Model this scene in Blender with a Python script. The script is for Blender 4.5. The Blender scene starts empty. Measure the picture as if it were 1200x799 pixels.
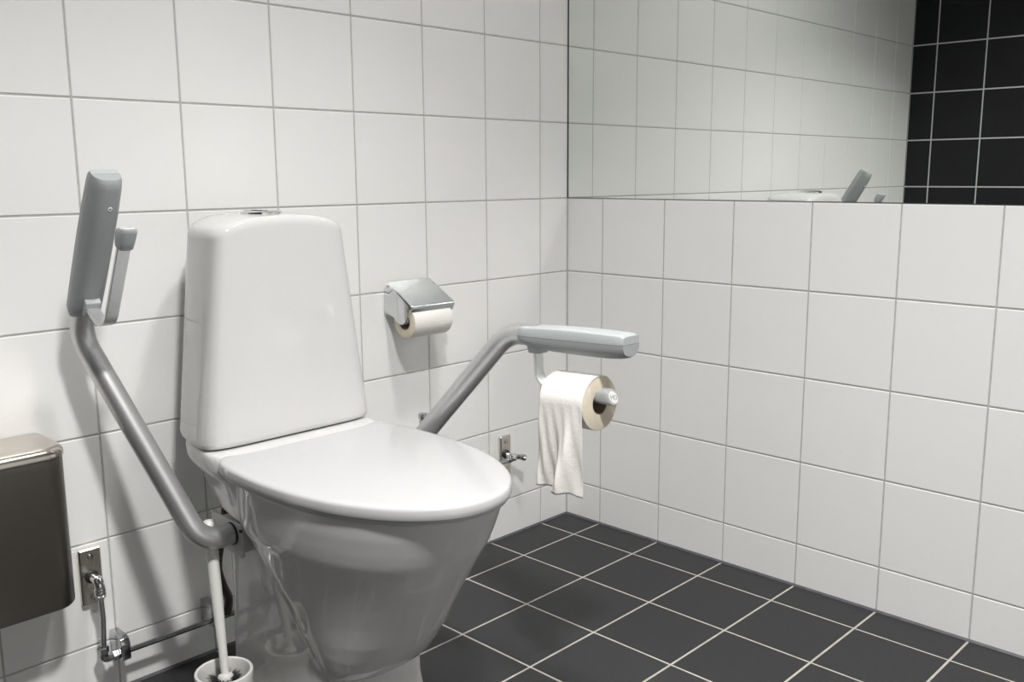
import bpy, bmesh, math, random
from mathutils import Vector, Matrix
random.seed(7)
PI = math.pi
SC = bpy.context.scene
COL = SC.collection
V = Vector

# ------------------------------------------------------------------ materials
def lin(c):
    return tuple(((x/255)/12.92 if x/255 <= .04045 else ((x/255+.055)/1.055)**2.4) for x in c)

def mat(name, col, rough=.4, metal=0., spec=.5, coat=0., noise=None, bump=None, aniso=0., rough_noise=None, sss=0.):
    m = bpy.data.materials.new(name); m.use_nodes = True
    nt = m.node_tree; b = nt.nodes['Principled BSDF']
    b.inputs['Base Color'].default_value = (*col, 1)
    b.inputs['Roughness'].default_value = rough
    b.inputs['Metallic'].default_value = metal
    b.inputs['Specular IOR Level'].default_value = spec
    b.inputs['Coat Weight'].default_value = coat
    b.inputs['Anisotropic'].default_value = aniso
    if sss:
        b.inputs['Subsurface Weight'].default_value = sss
        b.inputs['Subsurface Radius'].default_value = (.004, .004, .0035)
    tc = nt.nodes.new('ShaderNodeTexCoord')
    if noise:
        sc, amt, *st = noise
        n = nt.nodes.new('ShaderNodeTexNoise'); n.inputs['Scale'].default_value = sc; n.inputs['Detail'].default_value = 6
        if st:
            mp = nt.nodes.new('ShaderNodeMapping'); mp.inputs['Scale'].default_value = st[0]
            nt.links.new(tc.outputs['Object'], mp.inputs['Vector']); nt.links.new(mp.outputs['Vector'], n.inputs['Vector'])
        else:
            nt.links.new(tc.outputs['Object'], n.inputs['Vector'])
        mr = nt.nodes.new('ShaderNodeMapRange')
        mr.inputs['From Min'].default_value = .3; mr.inputs['From Max'].default_value = .7
        mr.inputs['To Min'].default_value = 1-amt; mr.inputs['To Max'].default_value = 1+amt
        nt.links.new(n.outputs['Fac'], mr.inputs['Value'])
        mx = nt.nodes.new('ShaderNodeVectorMath'); mx.operation = 'SCALE'
        mx.inputs[0].default_value = col
        nt.links.new(mr.outputs['Result'], mx.inputs['Scale'])
        nt.links.new(mx.outputs['Vector'], b.inputs['Base Color'])
    if rough_noise:
        sc, lo, hi = rough_noise
        n = nt.nodes.new('ShaderNodeTexNoise'); n.inputs['Scale'].default_value = sc
        nt.links.new(tc.outputs['Object'], n.inputs['Vector'])
        mr = nt.nodes.new('ShaderNodeMapRange'); mr.inputs['To Min'].default_value = lo; mr.inputs['To Max'].default_value = hi
        nt.links.new(n.outputs['Fac'], mr.inputs['Value']); nt.links.new(mr.outputs['Result'], b.inputs['Roughness'])
    if bump:
        sc, st, dist = bump
        n = nt.nodes.new('ShaderNodeTexNoise'); n.inputs['Scale'].default_value = sc; n.inputs['Detail'].default_value = 4
        nt.links.new(tc.outputs['Object'], n.inputs['Vector'])
        bp = nt.nodes.new('ShaderNodeBump'); bp.inputs['Strength'].default_value = st; bp.inputs['Distance'].default_value = dist
        nt.links.new(n.outputs['Fac'], bp.inputs['Height']); nt.links.new(bp.outputs['Normal'], b.inputs['Normal'])
    return m

M = {}
M['tile']    = mat('white_wall_tile', (.83, .83, .82), .28, spec=.4, noise=(1.6, .015), bump=(3, .12, .004))
M['grout']   = mat('grey_wall_grout', (.47, .465, .455), .8, noise=(60, .1))
M['ftile']   = mat('charcoal_floor_tile', (.024, .024, .0255), .5, spec=.35, noise=(220, .28), bump=(300, .25, .0006))
M['fgrout']  = mat('light_floor_grout', (.43, .405, .36), .85, noise=(45, .12))
M['btile']   = mat('black_wall_tile', (.009, .009, .012), .45, spec=.3, noise=(150, .2))
M['bgrout']  = mat('pale_grout', (.55, .56, .55), .8, noise=(60, .06))
M['seal']    = mat('grey_sealant', (.075, .073, .088), .5, noise=(40, .25))
M['plaster'] = mat('ceiling_paint', (.36, .36, .355), .8, noise=(20, .02))
M['ceramic'] = mat('white_glazed_ceramic', (.585, .585, .58), .07, spec=.5, noise=(4, .008))
M['lid']     = mat('white_seat_plastic', (.455, .455, .46), .12, spec=.5, noise=(5, .006))
M['gap']     = mat('dark_gap', (.03, .028, .025), .7, noise=(20, .1))
M['alu']     = mat('silver_painted_tube', (.62, .625, .625), .38, .85, noise=(300, .05))
M['pad']     = mat('grey_pad_plastic', (.40, .425, .43), .42, spec=.4, noise=(500, .05), bump=(900, .1, .0003))
M['shell']   = mat('shaded_shell_plastic', (.33, .35, .355), .42, spec=.4, noise=(500, .05), bump=(900, .1, .0003))  # pad plastic with the shade of its down-facing side put into the colour
M['bar']     = mat('satin_aluminium_bar', (.62, .63, .63), .34, .8, noise=(200, .04))
M['plate']   = mat('grey_mounting_plate', (.52, .52, .51), .45, .3, noise=(200, .03))
M['chrome']  = mat('polished_chrome', (.70, .71, .72), .09, 1., noise=(8, .02))
M['chrome2'] = mat('dark_reflection_chrome', (.44, .45, .46), .16, 1., noise=(40, .12))  # chrome with darker reflected surroundings painted into its base colour
M['flap']    = mat('dull_chrome_sheet', (.50, .52, .53), .15, 1., noise=(8, .02))
M['nickel']  = mat('nickel_plate', (.60, .565, .50), .24, 1., noise=(60, .08))
M['steel']   = mat('brushed_steel', (.30, .28, .255), .33, 1., noise=(30, .06, (1, 40, 40)), aniso=.5)
M['steel2']  = mat('polished_steel_rim', (.66, .62, .56), .2, 1., noise=(30, .05, (1, 40, 40)))
M['dark']    = mat('black_rubber', (.02, .02, .02), .5, noise=(60, .2))
M['hose']    = mat('dark_braided_hose', (.07, .06, .055), .4, .5, noise=(400, .6))
M['white_pl']= mat('white_plastic', (.74, .735, .70), .35, noise=(80, .02))
M['bristle'] = mat('dark_bristle', (.03, .03, .035), .6, noise=(90, .3))
M['paper']   = mat('tissue_paper', (.82, .80, .76), .95, spec=.1, noise=(120, .02), bump=(240, .4, .0014))
M['paperend']= mat('paper_roll_end', (.68, .62, .50), .95, spec=.1, noise=(90, .05))
M['card']    = mat('cardboard_core', (.30, .24, .17), .9, noise=(60, .1))
M['ink']     = mat('grey_print', (.25, .25, .24), .6, noise=(60, .05))
M['disc']    = mat('white_disc', (.72, .73, .70), .4, noise=(60, .02))
# mirror: front-silvered glass with the faint green of float glass
M['mirror']  = mat('silvered_glass', (.86, .89, .855), .0, 1., noise=(.8, .003))
M['medge']   = mat('mirror_edge', (.05, .06, .055), .3, noise=(30, .2))

# ------------------------------------------------------------------ object helpers
def world_loc(o):
    p = V((0, 0, 0))
    while o is not None:
        p += o.location; o = o.parent
    return p

def obj(name, bm, m, parent=None, smooth=True, angle=35):
    """link a bmesh given in world coordinates as ONE mesh object, origin at its centre"""
    me = bpy.data.meshes.new(name)
    bmesh.ops.remove_doubles(bm, verts=bm.verts, dist=1e-6)
    bmesh.ops.recalc_face_normals(bm, faces=bm.faces)
    lo = V([min(v.co[i] for v in bm.verts) for i in range(3)])
    hi = V([max(v.co[i] for v in bm.verts) for i in range(3)])
    c = (lo + hi)/2
    bmesh.ops.translate(bm, verts=bm.verts, vec=-c)
    if smooth:
        for f in bm.faces: f.smooth = True
        for e in bm.edges:
            if len(e.link_faces) == 2 and e.calc_face_angle(0) > math.radians(angle): e.smooth = False
    bm.to_mesh(me); bm.free()
    for x in (m if isinstance(m, (list, tuple)) else [m]): me.materials.append(M[x])
    o = bpy.data.objects.new(name, me); COL.objects.link(o)
    o.location = c - (world_loc(parent) if parent else V((0, 0, 0)))
    o.parent = parent
    return o

def thing(name, label, cat, loc, group=None):
    o = bpy.data.objects.new(name, None); COL.objects.link(o)
    o.empty_display_size = .05
    o.location = loc; tag(o, label, cat, group); return o

def tag(o, label, cat, group=None):
    o['label'] = label; o['category'] = cat
    if group: o['group'] = group
    return o

def struct(name, bm, m, **k):
    o = obj(name, bm, m, **k); o['kind'] = 'structure'; return o

# ------------------------------------------------------------------ shape helpers
def nb(): return bmesh.new()

def add_box(bm, lo, hi, bev=0., seg=2, mi=0):
    t = bmesh.new()
    bmesh.ops.create_cube(t, size=1)
    for v in t.verts:
        v.co = V([(lo[i]+hi[i])/2 + v.co[i]*(hi[i]-lo[i]) for i in range(3)])
    if bev:
        bmesh.ops.bevel(t, geom=list(t.edges), offset=bev, segments=seg, profile=.5, affect='EDGES')
    merge(bm, t, mi)

def merge(bm, t, mi=0):
    mp = {v: bm.verts.new(v.co) for v in t.verts}
    for f in t.faces:
        try:
            g = bm.faces.new([mp[v] for v in f.verts]); g.material_index = mi
        except ValueError: pass
    t.free()

def add_loft(bm, rings, cap=True, closed=True, mi=0):
    rs = [[bm.verts.new(p) for p in r] for r in rings]
    n = len(rs[0])
    for a, b in zip(rs, rs[1:]):
        for i in range(n if closed else n-1):
            j = (i+1) % n
            f = bm.faces.new((a[i], a[j], b[j], b[i])); f.material_index = mi
    if cap:
        for r, rev in ((rs[0], True), (rs[-1], False)):
            try:
                f = bm.faces.new(list(reversed(r)) if rev else r); f.material_index = mi
            except ValueError: pass
    return rs

def add_prism(bm, poly, fn, d0, d1, bev=0., seg=2, mi=0):
    """polygon (2D) extruded between d0 and d1; fn(u, v, d) -> world"""
    t = bmesh.new()
    add_loft(t, [[fn(u, v, d0) for u, v in poly], [fn(u, v, d1) for u, v in poly]])
    if bev:
        bmesh.ops.bevel(t, geom=list(t.edges), offset=bev, segments=seg, profile=.5, affect='EDGES')
    merge(bm, t, mi)

def fillet(pts, r, n=10):
    """polyline with rounded corners; r is one radius or one per inner corner"""
    pts = [V(p) for p in pts]
    out = [pts[0]]
    for i in range(1, len(pts)-1):
        rr = r[i-1] if isinstance(r, (list, tuple)) else r
        a = (pts[i-1]-pts[i]).normalized(); b = (pts[i+1]-pts[i]).normalized()
        th = a.angle(b)
        if th > PI-.01 or rr <= 0: out.append(pts[i]); continue
        d = rr/math.tan(th/2)
        d = min(d, .98*(pts[i-1]-pts[i]).length, .98*(pts[i+1]-pts[i]).length); rr = d*math.tan(th/2)
        c = pts[i] + (a+b).normalized()*rr/math.sin(th/2)
        p0 = pts[i]+a*d - c; p1 = pts[i]+b*d - c
        ang = p0.angle(p1); ax = p0.cross(p1).normalized()
        for k in range(n+1):
            out.append(c + Matrix.Rotation(ang*k/n, 3, ax) @ p0)
    out.append(pts[-1]); return out

def circle(r, n=24, ry=None):
    return [(r*math.cos(2*PI*i/n), (ry or r)*math.sin(2*PI*i/n)) for i in range(n)]

def add_sweep(bm, pts, prof, side=None, scale=None, mi=0):
    """profile (2D) swept along a path; side = fixed direction of profile u, else parallel transport"""
    pts = [V(p) for p in pts]; rings = []
    n = len(pts); u = None
    for i, p in enumerate(pts):
        t = (pts[min(i+1, n-1)]-pts[max(i-1, 0)]).normalized()
        if side is not None:
            uu = (V(side)-t*V(side).dot(t)).normalized()
        else:
            if u is None:
                u = t.orthogonal().normalized()
            uu = (u-t*u.dot(t)).normalized()
        u = uu; w = t.cross(u)
        s = scale[i] if scale else 1
        rings.append([p+u*a*s+w*b*s for a, b in prof])
    add_loft(bm, rings, mi=mi)

def add_cyl(bm, p0, p1, r0, r1=None, n=28, bev=0., mi=0):
    p0, p1 = V(p0), V(p1); r1 = r0 if r1 is None else r1
    d = (p1-p0); L = d.length; d.normalize()
    st = [(0, r0), (L, r1)]
    if bev:
        st = [(0, r0-bev), (bev*.3, r0-bev*.3), (bev, r0), (L-bev, r1), (L-bev*.3, r1-bev*.3), (L, r1-bev)]
    u = d.orthogonal().normalized(); w = d.cross(u)
    add_loft(bm, [[p0+d*s+(u*math.cos(2*PI*i/n)+w*math.sin(2*PI*i/n))*r for i in range(n)] for s, r in st], mi=mi)

def add_lathe(bm, c, prof, axis=(0, 0, 1), n=40, mi=0):
    """prof: (r, h) pairs along axis; r = 0 at an end closes it; closed profile when first == last"""
    c = V(c); d = V(axis).normalized(); u = d.orthogonal().normalized(); w = d.cross(u)
    rs = [[bm.verts.new(c+d*h+(u*math.cos(2*PI*i/n)+w*math.sin(2*PI*i/n))*max(r, 1e-5)) for i in range(n)] for r, h in prof]
    for a, b in zip(rs, rs[1:]):
        for i in range(n):
            j = (i+1) % n
            f = bm.faces.new((a[i], a[j], b[j], b[i])); f.material_index = mi
    bmesh.ops.remove_doubles(bm, verts=[v for r in rs for v in r], dist=3e-5)

def add_ball(bm, c, r, sc=(1, 1, 1), mi=0):
    t = bmesh.new(); bmesh.ops.create_uvsphere(t, u_segments=20, v_segments=12, radius=r)
    for v in t.verts: v.co = V((v.co.x*sc[0], v.co.y*sc[1], v.co.z*sc[2]))+V(c)
    merge(bm, t, mi)

def catmull(pts, n, closed=False):
    P = [V((*p, 0)) if len(p) == 2 else V(p) for p in pts]
    out = []; m = len(P)
    segs = m if closed else m-1
    for i in range(segs):
        p0 = P[(i-1) % m] if closed or i > 0 else P[0]*2-P[1]
        p1 = P[i]; p2 = P[(i+1) % m]
        p3 = P[(i+2) % m] if closed or i+2 < m else P[-1]*2-P[-2]
        for k in range(n):
            t = k/n
            out.append(.5*((2*p1)+(p2-p0)*t+(2*p0-5*p1+4*p2-p3)*t*t+(3*p1-p0-3*p2+p3)*t**3))
    if not closed: out.append(P[-1])
    return out

# ------------------------------------------------------------------ camera (solved from the tile joints)
FPX = 1107.796
yaw, pit, rol = .7990, .1742, -.0067
CAM = V((-1.9862, -1.7169, .9694))
fw = V((math.sin(yaw)*math.cos(pit), math.cos(yaw)*math.cos(pit), -math.sin(pit)))
rt = V((math.cos(yaw), -math.sin(yaw), 0)); up = rt.cross(fw)
R2 = math.cos(rol)*rt+math.sin(rol)*up; U2 = -math.sin(rol)*rt+math.cos(rol)*up
cd = bpy.data.cameras.new('camera'); cam = bpy.data.objects.new('camera', cd); COL.objects.link(cam)
cd.sensor_width = 36; cd.lens = FPX/1200*36; cd.clip_start = .02; cd.clip_end = 30
cam.matrix_world = Matrix(((R2.x, U2.x, -fw.x, CAM.x), (R2.y, U2.y, -fw.y, CAM.y), (R2.z, U2.z, -fw.z, CAM.z), (0, 0, 0, 1)))
SC.camera = cam

# ------------------------------------------------------------------ room shell
XL, YF, ZC = -2.285, -2.75, 2.45
A0, T = .1101, .2000
B0, TF = .1229, .1984
C0, H = .1038, .2004
ZM = C0+4*H                       # where the mirror starts

def joints(lo, hi, j0, step):
    k0 = math.floor((lo-j0)/step); js = [lo]
    k = k0
    while True:
        v = j0+k*step
        if v > hi-.004: break
        if v > lo+.004: js.append(v)
        k += 1
    return js+[hi]

def tiled(bm, us, vs, fn, g, bev, dep, thick=.1):
    """tile slabs with bevelled edges (material 0) on a grout bed (material 1); fn(u, v, d), d = out of the wall"""
    for u0, u1 in zip(us, us[1:]):
        for v0, v1 in zip(vs, vs[1:]):
            h = g/2
            o = [(u0+h, v0+h), (u1-h, v0+h), (u1-h, v1-h), (u0+h, v1-h)]
            h2 = h+bev*.45; h3 = h+bev
            m = [(u0+h2, v0+h2), (u1-h2, v0+h2), (u1-h2, v1-h2), (u0+h2, v1-h2)]
            i = [(u0+h3, v0+h3), (u1-h3, v0+h3), (u1-h3, v1-h3), (u0+h3, v1-h3)]
            add_loft(bm, [[fn(u, v, -dep-.0005) for u, v in o], [fn(u, v, -bev*.75) for u, v in o], [fn(u, v, -bev*.22) for u, v in m], [fn(u, v, 0) for u, v in i]], mi=0)
    a, b, c, d = us[0], us[-1], vs[0], vs[-1]
    t = nb(); add_loft(t, [[fn(a, c, -dep), fn(b, c, -dep), fn(b, d, -dep), fn(a, d, -dep)], [fn(a, c, -thick), fn(b, c, -thick), fn(b, d, -thick), fn(a, d, -thick)]])
    merge(bm, t, 1)

bm = nb(); tiled(bm, joints(XL, 0, -A0, T), joints(0, ZC, C0, H), lambda u, v, d: V((u, -d, v)), .0034, .0014, .0014)
struct('wall_back', bm, ['tile', 'grout'], smooth=False)
bm = nb(); tiled(bm, joints(YF, 0, -B0, TF), joints(0, ZM, C0, H), lambda u, v, d: V((-d, u, v)), .0034, .0014, .0014)
t = nb(); add_box(t, (.004, YF, ZM-.0015), (.1, 0, ZC)); merge(bm, t, 1)
struct('wall_right', bm, ['tile', 'grout'], smooth=False)
bm = nb(); tiled(bm, joints(YF, 0, -.104, .2), joints(0, ZC, C0, H), lambda u, v, d: V((XL+d, u, v)), .0055, .0010, .0008)
struct('wall_left', bm, ['btile', 'bgrout'], smooth=False)
bm = nb(); tiled(bm, joints(XL, 0, -A0, T), joints(0, ZC, C0, H), lambda u, v, d: V((u, YF+d, v)), .0034, .0014, .0014)
struct('wall_front', bm, ['tile', 'grout'], smooth=False)
bm = nb(); tiled(bm, joints(XL, 0, -A0, T), joints(YF, 0, -B0, TF), lambda u, v, d: V((u, v, d)), .0048, .0008, .0006)
struct('floor', bm, ['ftile', 'fgrout'], smooth=False)
bm = nb(); add_box(bm, (XL-.1, YF-.1, ZC), (.1, .1, ZC+.1))
struct('ceiling', bm, 'plaster', smooth=False)
# grey sealant bead where tiles meet the floor
tri = [(0, 0), (.0045, 0), (.0028, .002), (0, .0045)]
bm = nb(); add_prism(bm, tri, lambda u, v, d: V((d, -u-.0002, v+.0002)), XL, 0); struct('trim_1', bm, 'seal', smooth=False)
bm = nb(); add_prism(bm, tri, lambda u, v, d: V((-u-.0002, d, v+.0002)), YF, 0); struct('trim_2', bm, 'seal', smooth=False)

bm = nb(); add_prism(bm, [(0, 0), (.0034, 0), (.0013, .0013), (0, .0034)], lambda u, v, d: V((-u-.0001, -v-.0001, d)), .002, ZM); struct('trim_3', bm, 'grout', smooth=False)

# mirror: a frameless pane standing flush on the top tile row
bm = nb()
add_box(bm, (-.0008, -2.45, ZM+.0012), (.0039, -.0042, 2.15))
bm.faces.ensure_lookup_table()
for f in bm.faces:
    f.normal_update()
    f.material_index = 0 if f.normal.x < -.9 else 1
tag(obj('wall_mirror', bm, ['mirror', 'medge'], smooth=False), 'large frameless mirror on right wall above white tile rows', 'mirror')

# ------------------------------------------------------------------ toilet
XC = -1.057
toilet = thing('toilet', 'white ceramic floor-standing toilet with closed lid and tall cistern', 'toilet', (XC, -.4, 0))

def egg(xc, z, front, rear, hw, n=96, wide=.40, ef=2.25, er=2.5):
    ym = rear-(rear-front)*wide; out = []
    for i in range(n):
        a = 2*PI*i/n; s, c = math.sin(a), math.cos(a)
        e = ef if c > 0 else er
        x = hw*math.copysign(abs(s)**(2/e), s)
        y = ym-math.copysign(abs(c)**(2/e), c)*((ym-front) if c > 0 else (rear-ym))
        out.append(V((xc+x, y, z)))
    return out

XT = XC+.006
def plan(xc, z, hw, front, back, n=128, rear=5.0, front_e=7.0):
    ym = back-(back-front)*.55; out = []
    for i in range(n):
        a = 2*PI*i/n; s, c = math.sin(a), math.cos(a)
        e = front_e if c > 0 else rear
        x = hw*math.copysign(abs(s)**(2/e), s)
        y = ym-abs(c)**(2/e)*(ym-front) if c > 0 else ym+abs(c)**(2/e)*(back-ym)
        k = max(0, (y-front)/(back-front)); x *= 1-.235*k**1.8
        out.append(V((xc+x, y, z)))
    return out
bm = nb()
S = [ # z, front, rear, half width
 (.4715, -.728, -.25, .179), (.466, -.732, -.245, .181), (.44, -.7245, -.238, .180), (.41, -.712, -.235, .177), (.392, -.7035, -.235, .1745),
 (.382, -.698, -.238, .172), (.374, -.693, -.243, .168), (.366, -.688, -.248, .164), (.34, -.672, -.266, .1555), (.30, -.6465, -.298, .145), (.26, -.622, -.335, .1345), (.22, -.598, -.372, .1255), (.19, -.577, -.40, .118),
 (.165, -.557, -.42, .111), (.148, -.541, -.425, .1055), (.138, -.527, -.425, .0995), (.133, -.505, -.42, .089), (.128, -.48, -.41, .075)]
add_loft(bm, [egg(XC, z, f, r, h) for z, f, r, h in S])
add_loft(bm, [egg(XC, z, f, r, h) for z, f, r, h in ((.17, -.495, -.36, .088), (.12, -.501, -.36, .091), (.08, -.504, -.36, .095), (.04, -.511, -.36, .1005), (.015, -.519, -.36, .106), (0, -.526, -.36, .110))])
# rear pedestal
P = [(.41, -.49, -.165, .108), (.2, -.49, -.165, .109), (.08, -.49, -.162, .111), (.02, -.50, -.158, .117), (0, -.51, -.155, .119)]
add_loft(bm, [egg(XC, z, f, r, h, wide=.5, ef=7, er=9) for z, f, r, h in P])
# shelf under the cistern
Q = [(.4985, -.300, -.062, .174), (.496, -.306, -.057, .1775), (.485, -.315, -.055, .179), (.468, -.325, -.055, .1785), (.457, -.330, -.058, .173), (.444, -.335, -.066, .163), (.425, -.340, -.085, .155), (.40, -.345, -.105, .150), (.380, -.34, -.13, .147), (.370, -.33, -.15, .138)]
add_loft(bm, [plan(XC+.003, z, h, f, r, rear=4.0, front_e=4.5) for z, f, r, h in Q])
bmesh.ops.recalc_face_normals(bm, faces=bm.faces)
me = bpy.data.meshes.new('tmp'); bm.to_mesh(me); bm.free()
to = bpy.data.objects.new('tmp', me); COL.objects.link(to)
rm = to.modifiers.new('r', 'REMESH'); rm.mode = 'VOXEL'; rm.voxel_size = .0036
sm = to.modifiers.new('s', 'SMOOTH'); sm.factor = .5; sm.iterations = 11
dg = bpy.context.evaluated_depsgraph_get()
me2 = bpy.data.meshes.new_from_object(to.evaluated_get(dg))
bpy.data.objects.remove(to)
bm = nb(); bm.from_mesh(me2)
# cut flat at the floor
bmesh.ops.bisect_plane(bm, geom=list(bm.verts)+list(bm.edges)+list(bm.faces), plane_co=(0, 0, .001), plane_no=(0, 0, 1), clear_inner=True)
bowl = obj('bowl', bm, 'ceramic', toilet, angle=80)
# small cap over the floor fixing, on the pedestal side
bm = nb(); add_lathe(bm, (XC-.112, -.31, .045), [(0, .006), (.005, .0055), (.0072, .003), (.0078, 0), (.0078, -.006), (0, -.006)], axis=(-1, 0, 0))
obj('fixing_cap', bm, 'white_pl', bowl)

# seat and lid share the outline
HP = [(-.2505, 0), (-.2515, .06), (-.2545, .105), (-.263, .14), (-.278, .165), (-.299, .179), (-.34, .187), (-.40, .1905), (-.46, .1895), (-.53, .182), (-.60, .1655), (-.66, .139), (-.70, .112), (-.73, .081), (-.751, .046), (-.759, 0)]
half = [(w, y) for y, w in HP]
loop = half+[(-w, y) for w, y in reversed(half[1:-1])]
outl = [(p.x, p.y) for p in catmull(loop, 6, closed=True)]
def ring(off, z, dome=0.):
    cy = -.49; out = []
    n = len(outl)
    for i, (x, y) in enumerate(outl):
        x0, y0 = outl[i-1]; x1, y1 = outl[(i+1) % n]
        tx, ty = x1-x0, y1-y0; L = math.hypot(tx, ty)
        out.append(V((XC+x+ty/L*off, y-tx/L*off, z)))
    return out
def scaled(s, z):
    return [V((XC+x*s, -.49+(y+.49)*s, z)) for x, y in outl]
if sum(outl[i-1][0]*outl[i][1]-outl[i][0]*outl[i-1][1] for i in range(len(outl))) < 0: outl.reverse()
bm = nb()
rs = [ring(-.003, .4780), ring(-.0006, .4783), ring(.0002, .4795), ring(0, .486), ring(-.0006, .4925), ring(-.0018, .4952), ring(-.0040, .4969), ring(-.0080, .4978), ring(-.014, .4982)]
for s in (.90, .8, .65, .45, .25, .08):
    rs.append(scaled(s*.99, .4980+.0016*(1-s*s)))
add_loft(bm, rs)
obj('lid', bm, 'lid', toilet, angle=60)
bm = nb(); add_loft(bm, [ring(-.011, .4705), ring(-.006, .4712), ring(-.005, .474), ring(-.006, .4774), ring(-.011, .4780)])
obj('seat', bm, 'lid', toilet, angle=60)

# cistern: tapering D-plan shell with a domed top
bm = nb()
def cis(z):                       # half width, front, back at a height
    k = (z-.503)/(.875-.503)
    return .1805-.046*k, -.2535+.008*k, -.05-.01*k
rs = []
for z, ins in ((.5012, .006), (.5020, .0035), (.505, .0012), (.512, 0)):
    w, f, b = cis(z); rs.append(plan(XT, z, w-ins, f+ins, b-ins))
def arched(ring_, w, f, b, g, h=.0225):
    out = []
    for p in ring_:
        k = min(1, max(0, (p.y-f)/(b-f)))
        X = min(1, abs(p.x-XT)/(w*(1-.235*k**1.8)))
        out.append(V((p.x, p.y, p.z+g*h*(1-X**2.4))))
    return out
for i in range(1, 21):
    z = .512+(.860-.512)*i/20; w, f, b = cis(z); g = max(0, (z-.70)/.16)
    rs.append(arched(plan(XT, z, w, f, b), w, f, b, g))
w, f, b = cis(.860); cy = (f+b)/2
def dome(u, z):
    return arched(plan(XT, z, w*u, cy+(f-cy)*u, cy+(b-cy)*u), w, f, b, 1)
for k in range(1, 11):
    a = k/10*PI/2; rs.append(dome(1-.115*(1-math.cos(a)), .860+.019*math.sin(a)))
for u in (.86, .82, .77, .71, .64, .56, .48, .4, .32, .24, .16, .08):
    rs.append(dome(u, .879+.0035*(1-(u/.885)**2)))
add_loft(bm, rs)
cist = obj('cistern', bm, 'ceramic', toilet, angle=70)
bm = nb(); rs = [plan(XT, z, .170, -.243, -.062) for z in (.4965, .5020)]; add_loft(bm, rs)
obj('cistern_gasket', bm, 'gap', toilet)
bm = nb()
bc = V((XC-.002, -.178, .9045))
add_lathe(bm, bc, [(0, .004), (.030, .0042), (.034, .0036), (.037, .0015), (.037, -.006), (0, -.006)])
fb = obj('flush_button', bm, 'chrome', cist)
bm = nb(); add_prism(bm, [(.030*math.cos(a), .030*math.sin(a)) for a in [PI*.5+.12+i*(PI-.24)/16 for i in range(17)]], lambda u, v, d: bc+V((u, v, d)), .0030, .0056, .001)
obj('button_half', bm, 'chrome', fb)

# ------------------------------------------------------------------ grab arms
def oriented(piv, base, d, nrm):
    """frame of the pad: s along d, n towards the pad top, x sideways"""
    d = V(d).normalized(); nrm = V(nrm); nrm = (nrm-d*nrm.dot(d)).normalized()
    return lambda x, s, n: base+V((x, 0, 0))+d*s+nrm*n

def pad_sections(L):
    ss = [0, .004, .012, .028, .05, .08, .12, .16, .2, L-.018, L-.007, L-.001, L]
    def hlow(s):
        pts = [(0, .011), (.004, .0150), (.012, .0190), (.028, .0222), (.05, .0240), (.08, .0254), (.12, .0262), (.16, .0268), (.2, .0264), (L-.018, .0252), (L-.007, .0235), (L-.001, .0205), (L, .0195)]
        return dict(pts)[s]
    def hw(s):
        k = s/L
        e = .0262-.0035*abs(2*k-1.0)**3*.6*(k > .5)
        if s < .012: e -= .003*(1-s/.012)
        if s > L-.01: e -= .002*(s-L+.01)/.01
        return e
    def htop(s):
        k = s/L; h = .0165+.003*math.sin(PI*min(1, max(0, k)))
        if s < .004: h -= .003
        if s > L-.002: h -= .003
        return h
    return ss, hlow, hw, htop

def text_mesh(txt, size):
    cu = bpy.data.curves.new('t', 'FONT'); cu.body = txt; cu.size = size; cu.extrude = .0002; cu.align_x = 'CENTER'; cu.align_y = 'CENTER'; cu.space_character = .95
    o = bpy.data.objects.new('t', cu); COL.objects.link(o)
    dg = bpy.context.evaluated_depsgraph_get()
    me = bpy.data.meshes.new_from_object(o.evaluated_get(dg))
    bpy.data.objects.remove(o); return me

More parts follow.
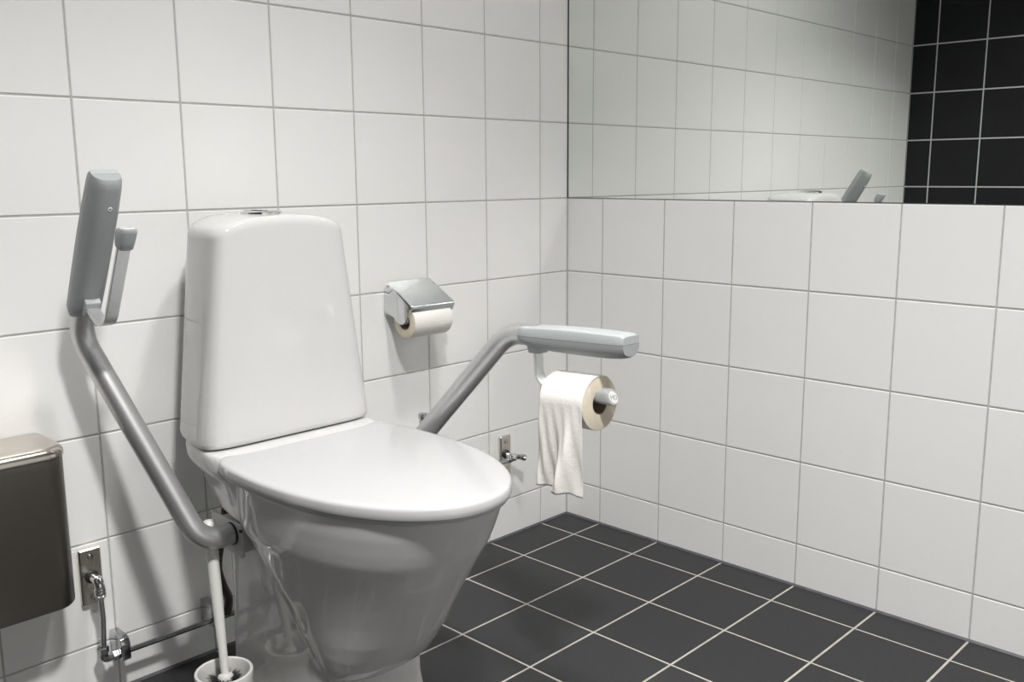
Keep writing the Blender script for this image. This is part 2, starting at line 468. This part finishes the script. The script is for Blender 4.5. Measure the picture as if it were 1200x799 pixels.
def grab_arm(label, side, piv, corner, base, d, top):
    """side: -1 or +1 in x; pivot on the plate; corner where the tube turns up; base/d/top: the arm pad"""
    r = .0195
    piv, corner, base = V(piv), V(corner), V(base); d = V(d).normalized()
    root = thing('grab_arm', label, 'grab rail', (piv.x, piv.y, piv.z), 'folding grab arms on both sides of the toilet')
    # mounting plate against the pedestal, reaching up under the shelf
    px = piv.x
    bm = nb()
    poly = [(-.172, .3685), (-.172, .318), (-.179, .310), (-.272, .304), (-.277, .308), (-.277, .3685)]
    add_prism(bm, poly, lambda y, z, dd: V((px-side*dd, y, z)), 0, .005, .001)
    add_box(bm, (min(px-side*.005, px-side*.0245), -.27, .312), (max(px-side*.005, px-side*.0245), -.20, .366), .002)
    pl = obj('mounting_plate', bm, 'plate', root)
    bm = nb(); add_lathe(bm, V((px+side*.0005, piv.y-.030, piv.z+.012)), [(0, .0006), (.0034, .0006), (.0034, -.003), (0, -.003)], axis=(side, 0, 0), n=20)
    obj('screw_hole', bm, 'dark', pl)
    bm = nb(); add_lathe(bm, V((px, piv.y, piv.z)), [(0, .0035), (.0198, .0035), (.0208, .0025), (.0208, -.001), (0, -.001)], axis=(side, 0, 0))
    obj('pivot_ring', bm, 'dark', pl)
    # tube
    pts = fillet([piv+V((side*.002, 0, 0)), corner, base-d*.045, base+d*.03], [.05, .07], 14)
    bm = nb(); add_sweep(bm, pts, circle(r, 32))
    obj('tube', bm, 'alu', root, angle=50)
    # pad
    L = .266 if side < 0 else .238
    F = oriented(piv, base, d, top)
    ss, hlow, hw, htop = pad_sections(L)
    bm = nb(); rings = []
    N = 24
    for s in ss:
        w, h = hw(s), hlow(s); ring_ = []
        for i in range(N+1):
            a = PI*i/N; c, sn = math.cos(a), math.sin(a)
            ring_.append(F(w*math.copysign(abs(c)**(2/2.5), c), s, -h*abs(sn)**(2/2.3)))
        rings.append(ring_)
    add_loft(bm, rings)
    shell = obj('armrest_shell', bm, 'shell', root, angle=45)
    bm = nb(); rings = []
    for s in ss:
        w, h = hw(s)*.985, htop(s)
        prof = [(-w, .0006), (-w, .003), (-w*.955, h*.72), (-w*.91, h*.88), (-w*.82, h*.965), (-w*.6, h*1.0), (-w*.3, h*1.03), (0, h*1.04), (w*.3, h*1.03), (w*.6, h), (w*.82, h*.965), (w*.91, h*.88), (w*.955, h*.72), (w, .003), (w, .0006)]
        rings.append([F(x, s, n) for x, n in prof])
    add_loft(bm, rings)
    obj('armrest_cover', bm, 'pad', root, angle=30)
    for s in (L-.048, .012):
        nlow = -hlow(.2) if s > .1 else -.0185
        bm = nb(); c = F(.003*side*-1, s, nlow+.0008); ax = F(0, 0, -1)-F(0, 0, 0)
        add_lathe(bm, c, [(.0012, -.001), (.0016, .0012), (.0032, .0012), (.0038, .0004), (.0038, -.003)], axis=ax, n=20)
        sc_ = obj('screw', bm, 'disc', shell)
        bm = nb(); add_lathe(bm, c, [(0, .0004), (.0017, .0004), (.0017, -.002), (0, -.002)], axis=ax, n=14)
        # the dark socket belongs to the same screw head
        o2 = obj('screw_socket', bm, 'dark', shell)
    so = .014 if side < 0 else -.014
    sl = lambda s: .45*min(1, max(0, (s-.182)/.024))
    # paper holder: foot, flat J bar, end cap with printed disc
    bm = nb()
    poly = [(.012, -.017), (.046, -.021), (.042, -.031), (.0165, -.031)]
    add_prism(bm, poly, lambda s, n, dd: F(dd, s, n), -.0125, .0125, .0015)
    ft = obj('holder_foot', bm, 'pad', root)
    bm = nb()
    path = fillet([F(0, .029, -.028), F(0, .029, -.0935), F(0, .19+so, -.0935)], .034, 14)
    add_sweep(bm, path, [(-.0105, -.0022), (-.0095, -.0032), (.0095, -.0032), (.0105, -.0022), (.0105, .0022), (.0095, .0032), (-.0095, .0032), (-.0105, .0022)], side=(1, 0, 0))
    br = obj('holder_bar', bm, 'bar', root, angle=30)
    bm = nb(); rings = []
    for s, w, h, o_ in ((.178, .0105, .008, .002), (.1795, .0125, .0105, .001), (.190, .0135, .0125, .0), (.204, .0140, .0135, 0), (.2105, .0132, .0128, 0), (.2122, .0122, .0118, 0)):
        rings.append([F(w*math.copysign(abs(math.cos(a))**(2/3.2), math.cos(a)), s+so-sl(s)*h*math.copysign(abs(math.sin(a))**(2/3.2), math.sin(a)), -.0935-o_+h*math.copysign(abs(math.sin(a))**(2/3.2), math.sin(a))) for a in [2*PI*i/32 for i in range(32)]])
    add_loft(bm, rings)
    cap = obj('end_cap', bm, 'pad', br, angle=45)
    bm = nb(); rings = []
    for s, w in ((.2115, .0104), (.2130, .0104), (.2134, .0098)):
        rings.append([F(w*math.cos(a), s+so-.45*w*.98*math.sin(a), -.0935+w*.98*math.sin(a)) for a in [2*PI*i/32 for i in range(32)]])
    add_loft(bm, rings)
    me = text_mesh('HD', .0115)
    t = bmesh.new(); t.from_mesh(me)
    nv = F(0, 0, 1)-F(0, 0, 0); ez = (d+nv*.45).normalized(); ey = (nv-d*.45).normalized(); ex = ey.cross(ez)
    rot = Matrix.Rotation(math.radians(-12), 3, 'Z')
    for v in t.verts:
        q = rot @ v.co
        v.co = F(0, .2135+so, -.0935)+ex*q.x+ey*q.y+ez*q.z
    merge(bm, t, 1)
    obj('printed_disc', bm, ['disc', 'ink'], cap, smooth=False)
    return F

PX = .133
FL = grab_arm('grey grab arm with padded armrest folded up beside cistern', -1,
    (XC-PX, -.244, .344), (-1.250, -.244, .344), (-1.360, -.1015, .7445), (0, -.126, .217), (0, 1, .5))
FR = grab_arm('grey grab arm lowered level with a paper roll hanging from it', 1,
    (XC+PX, -.244, .344), (-.864, -.244, .344), (-.755, -.554, .6835), (0, -.265, .011), (0, 0, 1))

# ------------------------------------------------------------------ paper rolls
def paper_roll(label, c, axis, r, rc, L, x0=None):
    root = thing('toilet_roll', label, 'toilet paper', V(c), 'rolls of toilet paper')
    ax = V(axis).normalized(); c = V(c)
    bm = nb()
    a, b = -L/2, L/2
    add_lathe(bm, c, [(rc+.0012, a), (r-.0015, a), (r-.0004, a+.0005), (r, a+.0018), (r, b-.0018), (r-.0004, b-.0005), (r-.0015, b), (rc+.0012, b), (rc+.0012, a)], axis=ax, n=64)
    bm.normal_update()
    for f in bm.faces:
        m = f.calc_center_median()-c
        h = m.dot(ax)
        f.material_index = 1 if abs(h) > L/2-.0007 else 0
    obj('paper', bm, ['paper', 'paperend'], root, angle=40)
    bm = nb()
    add_lathe(bm, c, [(rc, a+.0002), (rc+.0012, a+.0002), (rc+.0012, b-.0002), (rc, b-.0002), (rc, a+.0002)], axis=ax, n=48)
    obj('cardboard_core', bm, 'card', root)
    return root

dR = V((0, -.265, .011)).normalized()
RC = FR(0, .120, -.0935-.0135)
roll = paper_roll('toilet roll with loose sheet hanging from lowered grab arm', RC, dR, .0475, .0185, .098)
# loose sheet: over the top of the roll, then down in soft folds
bm = nb(); cols = 28; rows = 60
R_ = .0478
grid = []
for j in range(rows+1):
    row = []
    for i in range(cols+1):
        k = i/cols                       # along the roll: 0 wall end, 1 front end
        s = (.5-k)*-.0965
        q = j/rows
        if q < .3:
            a = math.radians(60)+q/.3*math.radians(120)
            p = V((math.cos(a)*R_, 0, math.sin(a)*R_)); z = 0
            off = 0
            pt = RC+p+dR*s
        else:
            t = (q-.3)/.7; drop = t*(.151+.004*k+(.009*(k-.8)/.2 if k > .8 else 0))
            amp = t**1.2
            wob = .011*math.sin(k*7.0-1.1+t*1.4)*amp+.007*math.sin(k*13+t*3.5)*amp+.0022*math.sin(k*29-t*9)*amp**.5 + (.014*max(0, (k-.72)/.28)*amp)
            dent = -.006*math.exp(-((k-.45-.35*t)/.16)**2)*amp
            pt = RC+V((-R_+wob+dent-.004*amp, 0, -drop))+dR*(s*(1-.06*amp) - .006*amp)
        row.append(bm.verts.new(pt))
    grid.append(row)
for j in range(rows):
    for i in range(cols):
        bm.faces.new((grid[j][i], grid[j][i+1], grid[j+1][i+1], grid[j+1][i]))
sh = obj('loose_sheet', bm, 'paper', roll, angle=180)
sd = sh.modifiers.new('thickness', 'SOLIDIFY'); sd.thickness = .0006

# ------------------------------------------------------------------ chrome roll holder on the back wall
X0, X1 = -.646, -.516
hold = thing('toilet_roll_holder', 'chrome toilet roll holder with flap cover on back wall', 'toilet roll holder', ((X0+X1)/2, 0, .66))
bm = nb(); add_box(bm, (X0+.004, -.005, .652), (X1-.004, -.0006, .716), .0015)
obj('back_plate', bm, 'chrome', hold)
sp = [(-.003, .716), (-.014, .7235), (-.022, .7245), (-.030, .7205), (-.089, .681), (-.0915, .676), (-.083, .655), (-.078, .645), (-.068, .6365), (-.057, .6365), (-.047, .6405), (-.037, .6515), (-.003, .659)]
for x in (X0, X1-.0028):
    bm = nb(); add_prism(bm, sp, lambda y, z, d: V((x+d, y, z)), 0, .0028, .0007)
    obj('side_plate', bm, 'chrome', hold)
# cover: sheet bent over at the front
prof = fillet([(0, -.012, .7295), (0, -.1015, .6785), (0, -.0920, .6605)], .0055, 16)
bm = nb()
outer = [(p.y, p.z) for p in prof]
inner = []
for i, (y, z) in enumerate(outer):
    y0, z0 = outer[max(0, i-1)]; y1, z1 = outer[min(len(outer)-1, i+1)]
    ty, tz = y1-y0, z1-z0; Ln = math.hypot(ty, tz)
    inner.append((y-tz/Ln*.0016*-1*-1, z+ty/Ln*.0016))
add_prism(bm, outer+list(reversed(inner)), lambda y, z, d: V((d, y, z)), X0+.0032, X1+.0008, 0)
cov = obj('cover_flap', bm, 'flap', hold, angle=30)
bm = nb(); add_cyl(bm, (X0-.0015, -.0165, .7205), (X1+.0015, -.0165, .7205), .0032, n=16, bev=.0008)
obj('hinge_pin', bm, 'nickel', hold)
RH = V(((X0+X1)/2, -.0655, .6415))
bm = nb(); add_cyl(bm, RH+V((-.0624, 0, .006)), RH+V((.0624, 0, .006)), .0105, bev=.001)
obj('spindle', bm, 'plate', hold)
paper_roll('toilet roll under chrome flap on back wall', RH, (1, 0, 0), .0375, .0178, .114)

# ------------------------------------------------------------------ steel bin on the left
binr = thing('waste_bin', 'brushed steel wall bin cut off by the left picture edge', 'bin', (-1.56, -.06, .245))
def binplan(x0, x1, y0, r, z, n=8, ins=0.):
    x0 += ins; x1 -= ins; y0 += ins
    pts = [V((x0, -.0008, z)), V((x1, -.0008, z))][::-1]
    pts = [V((x1, -.0008, z))]
    # front right corner (ellipse), then front left
    for i in range(n+1):
        a = i/n*PI/2; pts.append(V((x1-r*.8*(1-math.cos(a)), y0+r*(1-math.sin(a)), z)))
    for i in range(n+1):
        a = PI/2+i/n*PI/2; pts.append(V((x0+r*.8*(1+math.cos(a)), y0+r*(1-math.sin(a)), z)))
    pts.append(V((x0, -.0008, z)))
    return pts
bx0, bx1, by = -1.715, -1.408, -.122
bm = nb(); add_loft(bm, [binplan(bx0, bx1, by, .045, z, ins=i) for z, i in ((.246, .006), (.2475, .003), (.251, .001), (.51, .001))])
obj('body', bm, 'steel', binr, angle=40)
bm = nb(); add_loft(bm, [binplan(bx0, bx1, by, .045, z, ins=i) for z, i in ((.5112, .001), (.5115, -.001), (.5185, -.001), (.523, .001), (.527, .005), (.5295, .011), (.5305, .02))])
obj('lid', bm, 'steel2', binr, angle=40)

# ------------------------------------------------------------------ plumbing
def wall_plate(root, x0, x1, z0, z1, boss):
    bm = nb(); add_prism(bm, [(x0, z0), (x1, z0), (x1, z1), (x0, z1)], lambda u, v, d: V((u, -d, v)), .0006, .010, .0025, 1)
    p = obj('wall_plate', bm, 'nickel', root, angle=20)
    xm = (x0+x1)/2
    for z in (z1-.016, z0+.016):
        bm = nb(); add_lathe(bm, V((xm, -.010, z)), [(0, .0012), (.0022, .0016), (.0022, .0022), (.0045, .0018), (.0055, 0), (.0055, -.002), (0, -.002)], axis=(0, -1, 0), n=20)
        obj('screw', bm, 'chrome2', p)
    bm = nb(); add_lathe(bm, V((xm, -.010, boss)), [(.006, .0045), (.0105, .004), (.012, .0025), (.0125, 0), (.0125, -.002)], axis=(0, -1, 0), n=28)
    obj('boss_ring', bm, 'dark', p)
    return xm

w1 = thing('water_connection', 'chrome water pipe from nickel wall plate beside steel bin', 'water pipe', (-1.35, 0, .09))
zb = .243
xm = wall_plate(w1, -1.370, -1.3295, .188, .297, zb)
bm = nb()
add_cyl(bm, (xm, -.009, zb), (xm, -.030, zb), .0088, bev=.001)
el = fillet([(xm, -.028, zb), (xm, -.042, zb), (xm, -.042, zb-.022)], .011, 8)
add_sweep(bm, el, circle(.0092, 24))
add_ball(bm, (xm, -.0465, zb+.003), .0062)
elb = obj('elbow', bm, 'chrome', w1)
bm = nb()
for k, (z, r) in enumerate(((zb-.016, .0105), (zb-.0225, .0102), (zb-.029, .0098))):
    add_lathe(bm, (xm, -.042, z), [(0, .003), (r-.001, .003), (r, .002), (r, -.002), (r-.001, -.003), (0, -.003)], n=6 if k == 2 else 28)
obj('compression_nut', bm, 'chrome', w1, angle=25)
PZ = .0905
bm = nb()
pp = fillet([(xm, -.042, zb-.03), (xm+.001, -.042, zb-.075), (xm-.003, -.040, PZ+.004)], .05, 8)
add_sweep(bm, pp, circle(.0052, 20))
obj('drop_pipe', bm, 'chrome', w1)
bm = nb()
xe = xm-.003
el = fillet([(xe, -.040, PZ+.020), (xe, -.040, PZ), (xe+.028, -.040, PZ)], .008, 8)
add_sweep(bm, el, circle(.0078, 24))
add_lathe(bm, (xe, -.040, PZ+.018), [(0, .007), (.009, .007), (.0105, .005), (.0105, -.005), (.009, -.007), (0, -.007)], n=6)
add_lathe(bm, (xe+.022, -.040, PZ), [(0, .009), (.0078, .009), (.0105, .004), (.0105, -.004), (.009, -.007), (0, -.008)], axis=(1, 0, 0), n=6)
obj('lower_elbow', bm, 'chrome2', w1, angle=25)
bm = nb(); add_sweep(bm, [V((xe+.026, -.040, PZ)), V((-.985, -.040, PZ-.003))], circle(.0052, 20))
obj('supply_pipe', bm, 'chrome2', w1)
def clip(x):
    bm = nb()
    poly = [(-.0005, PZ-.013), (-.050, PZ-.013), (-.054, PZ-.009), (-.054, PZ+.020), (-.049, PZ+.030), (-.040, PZ+.034), (-.0005, PZ+.034)]
    add_prism(bm, poly, lambda y, z, d: V((x+d, y, z)), -.0085, .0085, .0015)
    obj('pipe_clip', bm, 'chrome2', w1, angle=25)
clip(-1.3155); clip(-1.130)
# braided hose rising behind the cistern foot
bm = nb()
hp = catmull([V((-1.10, -.040, PZ+.004)), V((-1.108, -.062, .135)), V((-1.128, -.080, .175)), V((-1.1385, -.084, .215)), V((-1.130, -.082, .258)), V((-1.112, -.078, .32)), V((-1.104, -.076, .37)), V((-1.102, -.078, .412))], 10)
add_sweep(bm, hp, circle(.0085, 16))
obj('braided_hose', bm, 'hose', w1)

w2 = thing('shutoff_valve', 'chrome shutoff valve on nickel wall plate right of toilet seat', 'valve', (-.257, 0, .23))
zb = .236
xm = wall_plate(w2, -.277, -.238, .178, .286, zb)
bm = nb()
add_cyl(bm, (xm, -.009, zb), (xm, -.034, zb-.003), .0085, bev=.001)
add_lathe(bm, (xm, -.036, zb-.004), [(0, .013), (.008, .012), (.0105, .006), (.0105, -.008), (.008, -.013), (0, -.014)], axis=(1, 0, -.1))
obj('valve_body', bm, 'chrome', w2)
bm = nb()
rings = []
for t_, w, h in ((0, .0065, .0065), (.3, .0068, .0066), (.5, .010, .0075), (.7, .0125, .0082), (.92, .0125, .008), (1, .0105, .006)):
    c = V((xm+.008, -.038, zb-.003)).lerp(V((xm+.027, -.058, zb-.006)), t_)
    dd = V((.026, -.028, -.003)).normalized(); ux = V((.73, .68, 0)); uz = dd.cross(ux).normalized()
    rings.append([c+ux*w*math.cos(a)+uz*h*math.sin(a) for a in [2*PI*i/20 for i in range(20)]])
add_loft(bm, rings)
obj('lever_handle', bm, 'chrome2', w2)
bm = nb()
add_lathe(bm, (xm-.016, -.036, zb-.007), [(0, .008), (.009, .007), (.009, -.006), (0, -.008)], axis=(1, 0, 0), n=6)
obj('compression_nut', bm, 'chrome2', w2, angle=25)
bm = nb()
pp = fillet([(xm-.016, -.036, zb-.007), (-.566, -.046, zb-.012), (-.568, -.046, .330)], .02, 8)
add_sweep(bm, pp, circle(.0062, 20))
obj('side_pipe', bm, 'chrome2', w2)
bm = nb()
add_lathe(bm, (-.573, -.046, 0), [(0, .318), (.0098, .318), (.0098, .398), (.0085, .4005), (.0098, .402), (.0115, .4025), (.0118, .4095), (.0105, .4125), (0, .4128)])
obj('capped_stub', bm, 'chrome2', w2, angle=40)

# ------------------------------------------------------------------ toilet brush in its pot
CB = V((-1.237, -.272, 0))
pot = thing('brush_pot', 'white round pot standing on floor left of the toilet foot', 'toilet brush pot', (CB.x, CB.y, 0))
bm = nb()
add_lathe(bm, CB, [(0, .0012), (.040, .0012), (.0455, .003), (.047, .010), (.0475, .078), (.0495, .097), (.0505, .106), (.0497, .1102), (.0475, .1116), (.0447, .110), (.0432, .101), (.042, .02), (0, .012)], n=64)
obj('pot_body', bm, 'white_pl', pot)
brush = thing('toilet_brush', 'white handled toilet brush leaning in its pot beside toilet', 'toilet brush', (CB.x, CB.y, .014))
b0 = V((-1.2345, -.272, .098)); b1 = V((-1.2165, -.212, .369))
dv = (b1-b0).normalized(); Lb = (b1-b0).length
bm = nb()
prof = [(0, -.06), (.0045, -.06), (.0045, 0), (.0072, 0), (.0076, .05), (.0090, .10), (.0102, .15), (.0106, .2045), (.0112, .205), (.0112, Lb-.006), (.0098, Lb-.002), (.006, Lb), (0, Lb+.0005)]
add_lathe(bm, b0, prof, axis=dv, n=32)
obj('handle', bm, 'white_pl', brush)
bm = nb(); add_lathe(bm, b0, [(0, -.010), (.0125, -.010), (.0135, -.006), (.0135, .001), (.0118, .004), (.0070, .006), (0, .006)], axis=dv, n=32)
obj('collar', bm, 'white_pl', brush)
bm = nb()
for i in range(2400):
    a = random.uniform(0, 2*PI); h = random.uniform(.018, .094); r0 = .004
    base = V((b0.x+(CB.x-b0.x)*.6, b0.y, h)); ln = random.uniform(.028, .037)
    dr = V((math.cos(a), math.sin(a), random.uniform(.1, .55))).normalized()
    c1 = base+dr*r0; c2 = base+dr*ln
    c2.z = min(c2.z, random.uniform(.100, .1085))
    w = .0008; o1 = dr.orthogonal().normalized()*w; o2 = dr.cross(o1).normalized()*w
    vs = [bm.verts.new(c1+o1), bm.verts.new(c1-o1*.5+o2), bm.verts.new(c1-o1*.5-o2), bm.verts.new(c2)]
    for f in ((0, 1, 3), (1, 2, 3), (2, 0, 3), (0, 2, 1)): bm.faces.new([vs[k] for k in f])
add_cyl(bm, (b0.x-.003, b0.y, .016), (b0.x, b0.y, .085), .012, n=16)
obj('bristles', bm, 'bristle', brush, smooth=False)

# ------------------------------------------------------------------ light: recessed downlights in the ceiling
def lamp(x, y, power, r, spread=2.2, col=(1, .985, .965), z=ZC-.004):
    l = bpy.data.lights.new('downlight', 'AREA'); l.shape = 'DISK'; l.size = 2*r; l.energy = power; l.color = col; l.spread = spread
    o = bpy.data.objects.new('downlight', l); COL.objects.link(o); o.location = (x, y, z); return o
lamp(-.85, -.92, 9, .10)
lamp(-1.59, -1.64, 32, .10, 2.05)
w = bpy.data.worlds.new('world'); SC.world = w; w.use_nodes = True
w.node_tree.nodes['Background'].inputs['Color'].default_value = (.02, .02, .02, 1)

# ------------------------------------------------------------------ view
vs = SC.view_settings
vs.view_transform = 'Standard'; vs.look = 'None'; vs.gamma = 1; vs.use_curve_mapping = False; vs.exposure = .57
SC.cycles.use_denoising = True
SC.cycles.max_bounces = 12; SC.cycles.diffuse_bounces = 6; SC.cycles.glossy_bounces = 6
SC.cycles.caustics_reflective = True; SC.cycles.blur_glossy = 0; SC.cycles.sample_clamp_indirect = 0
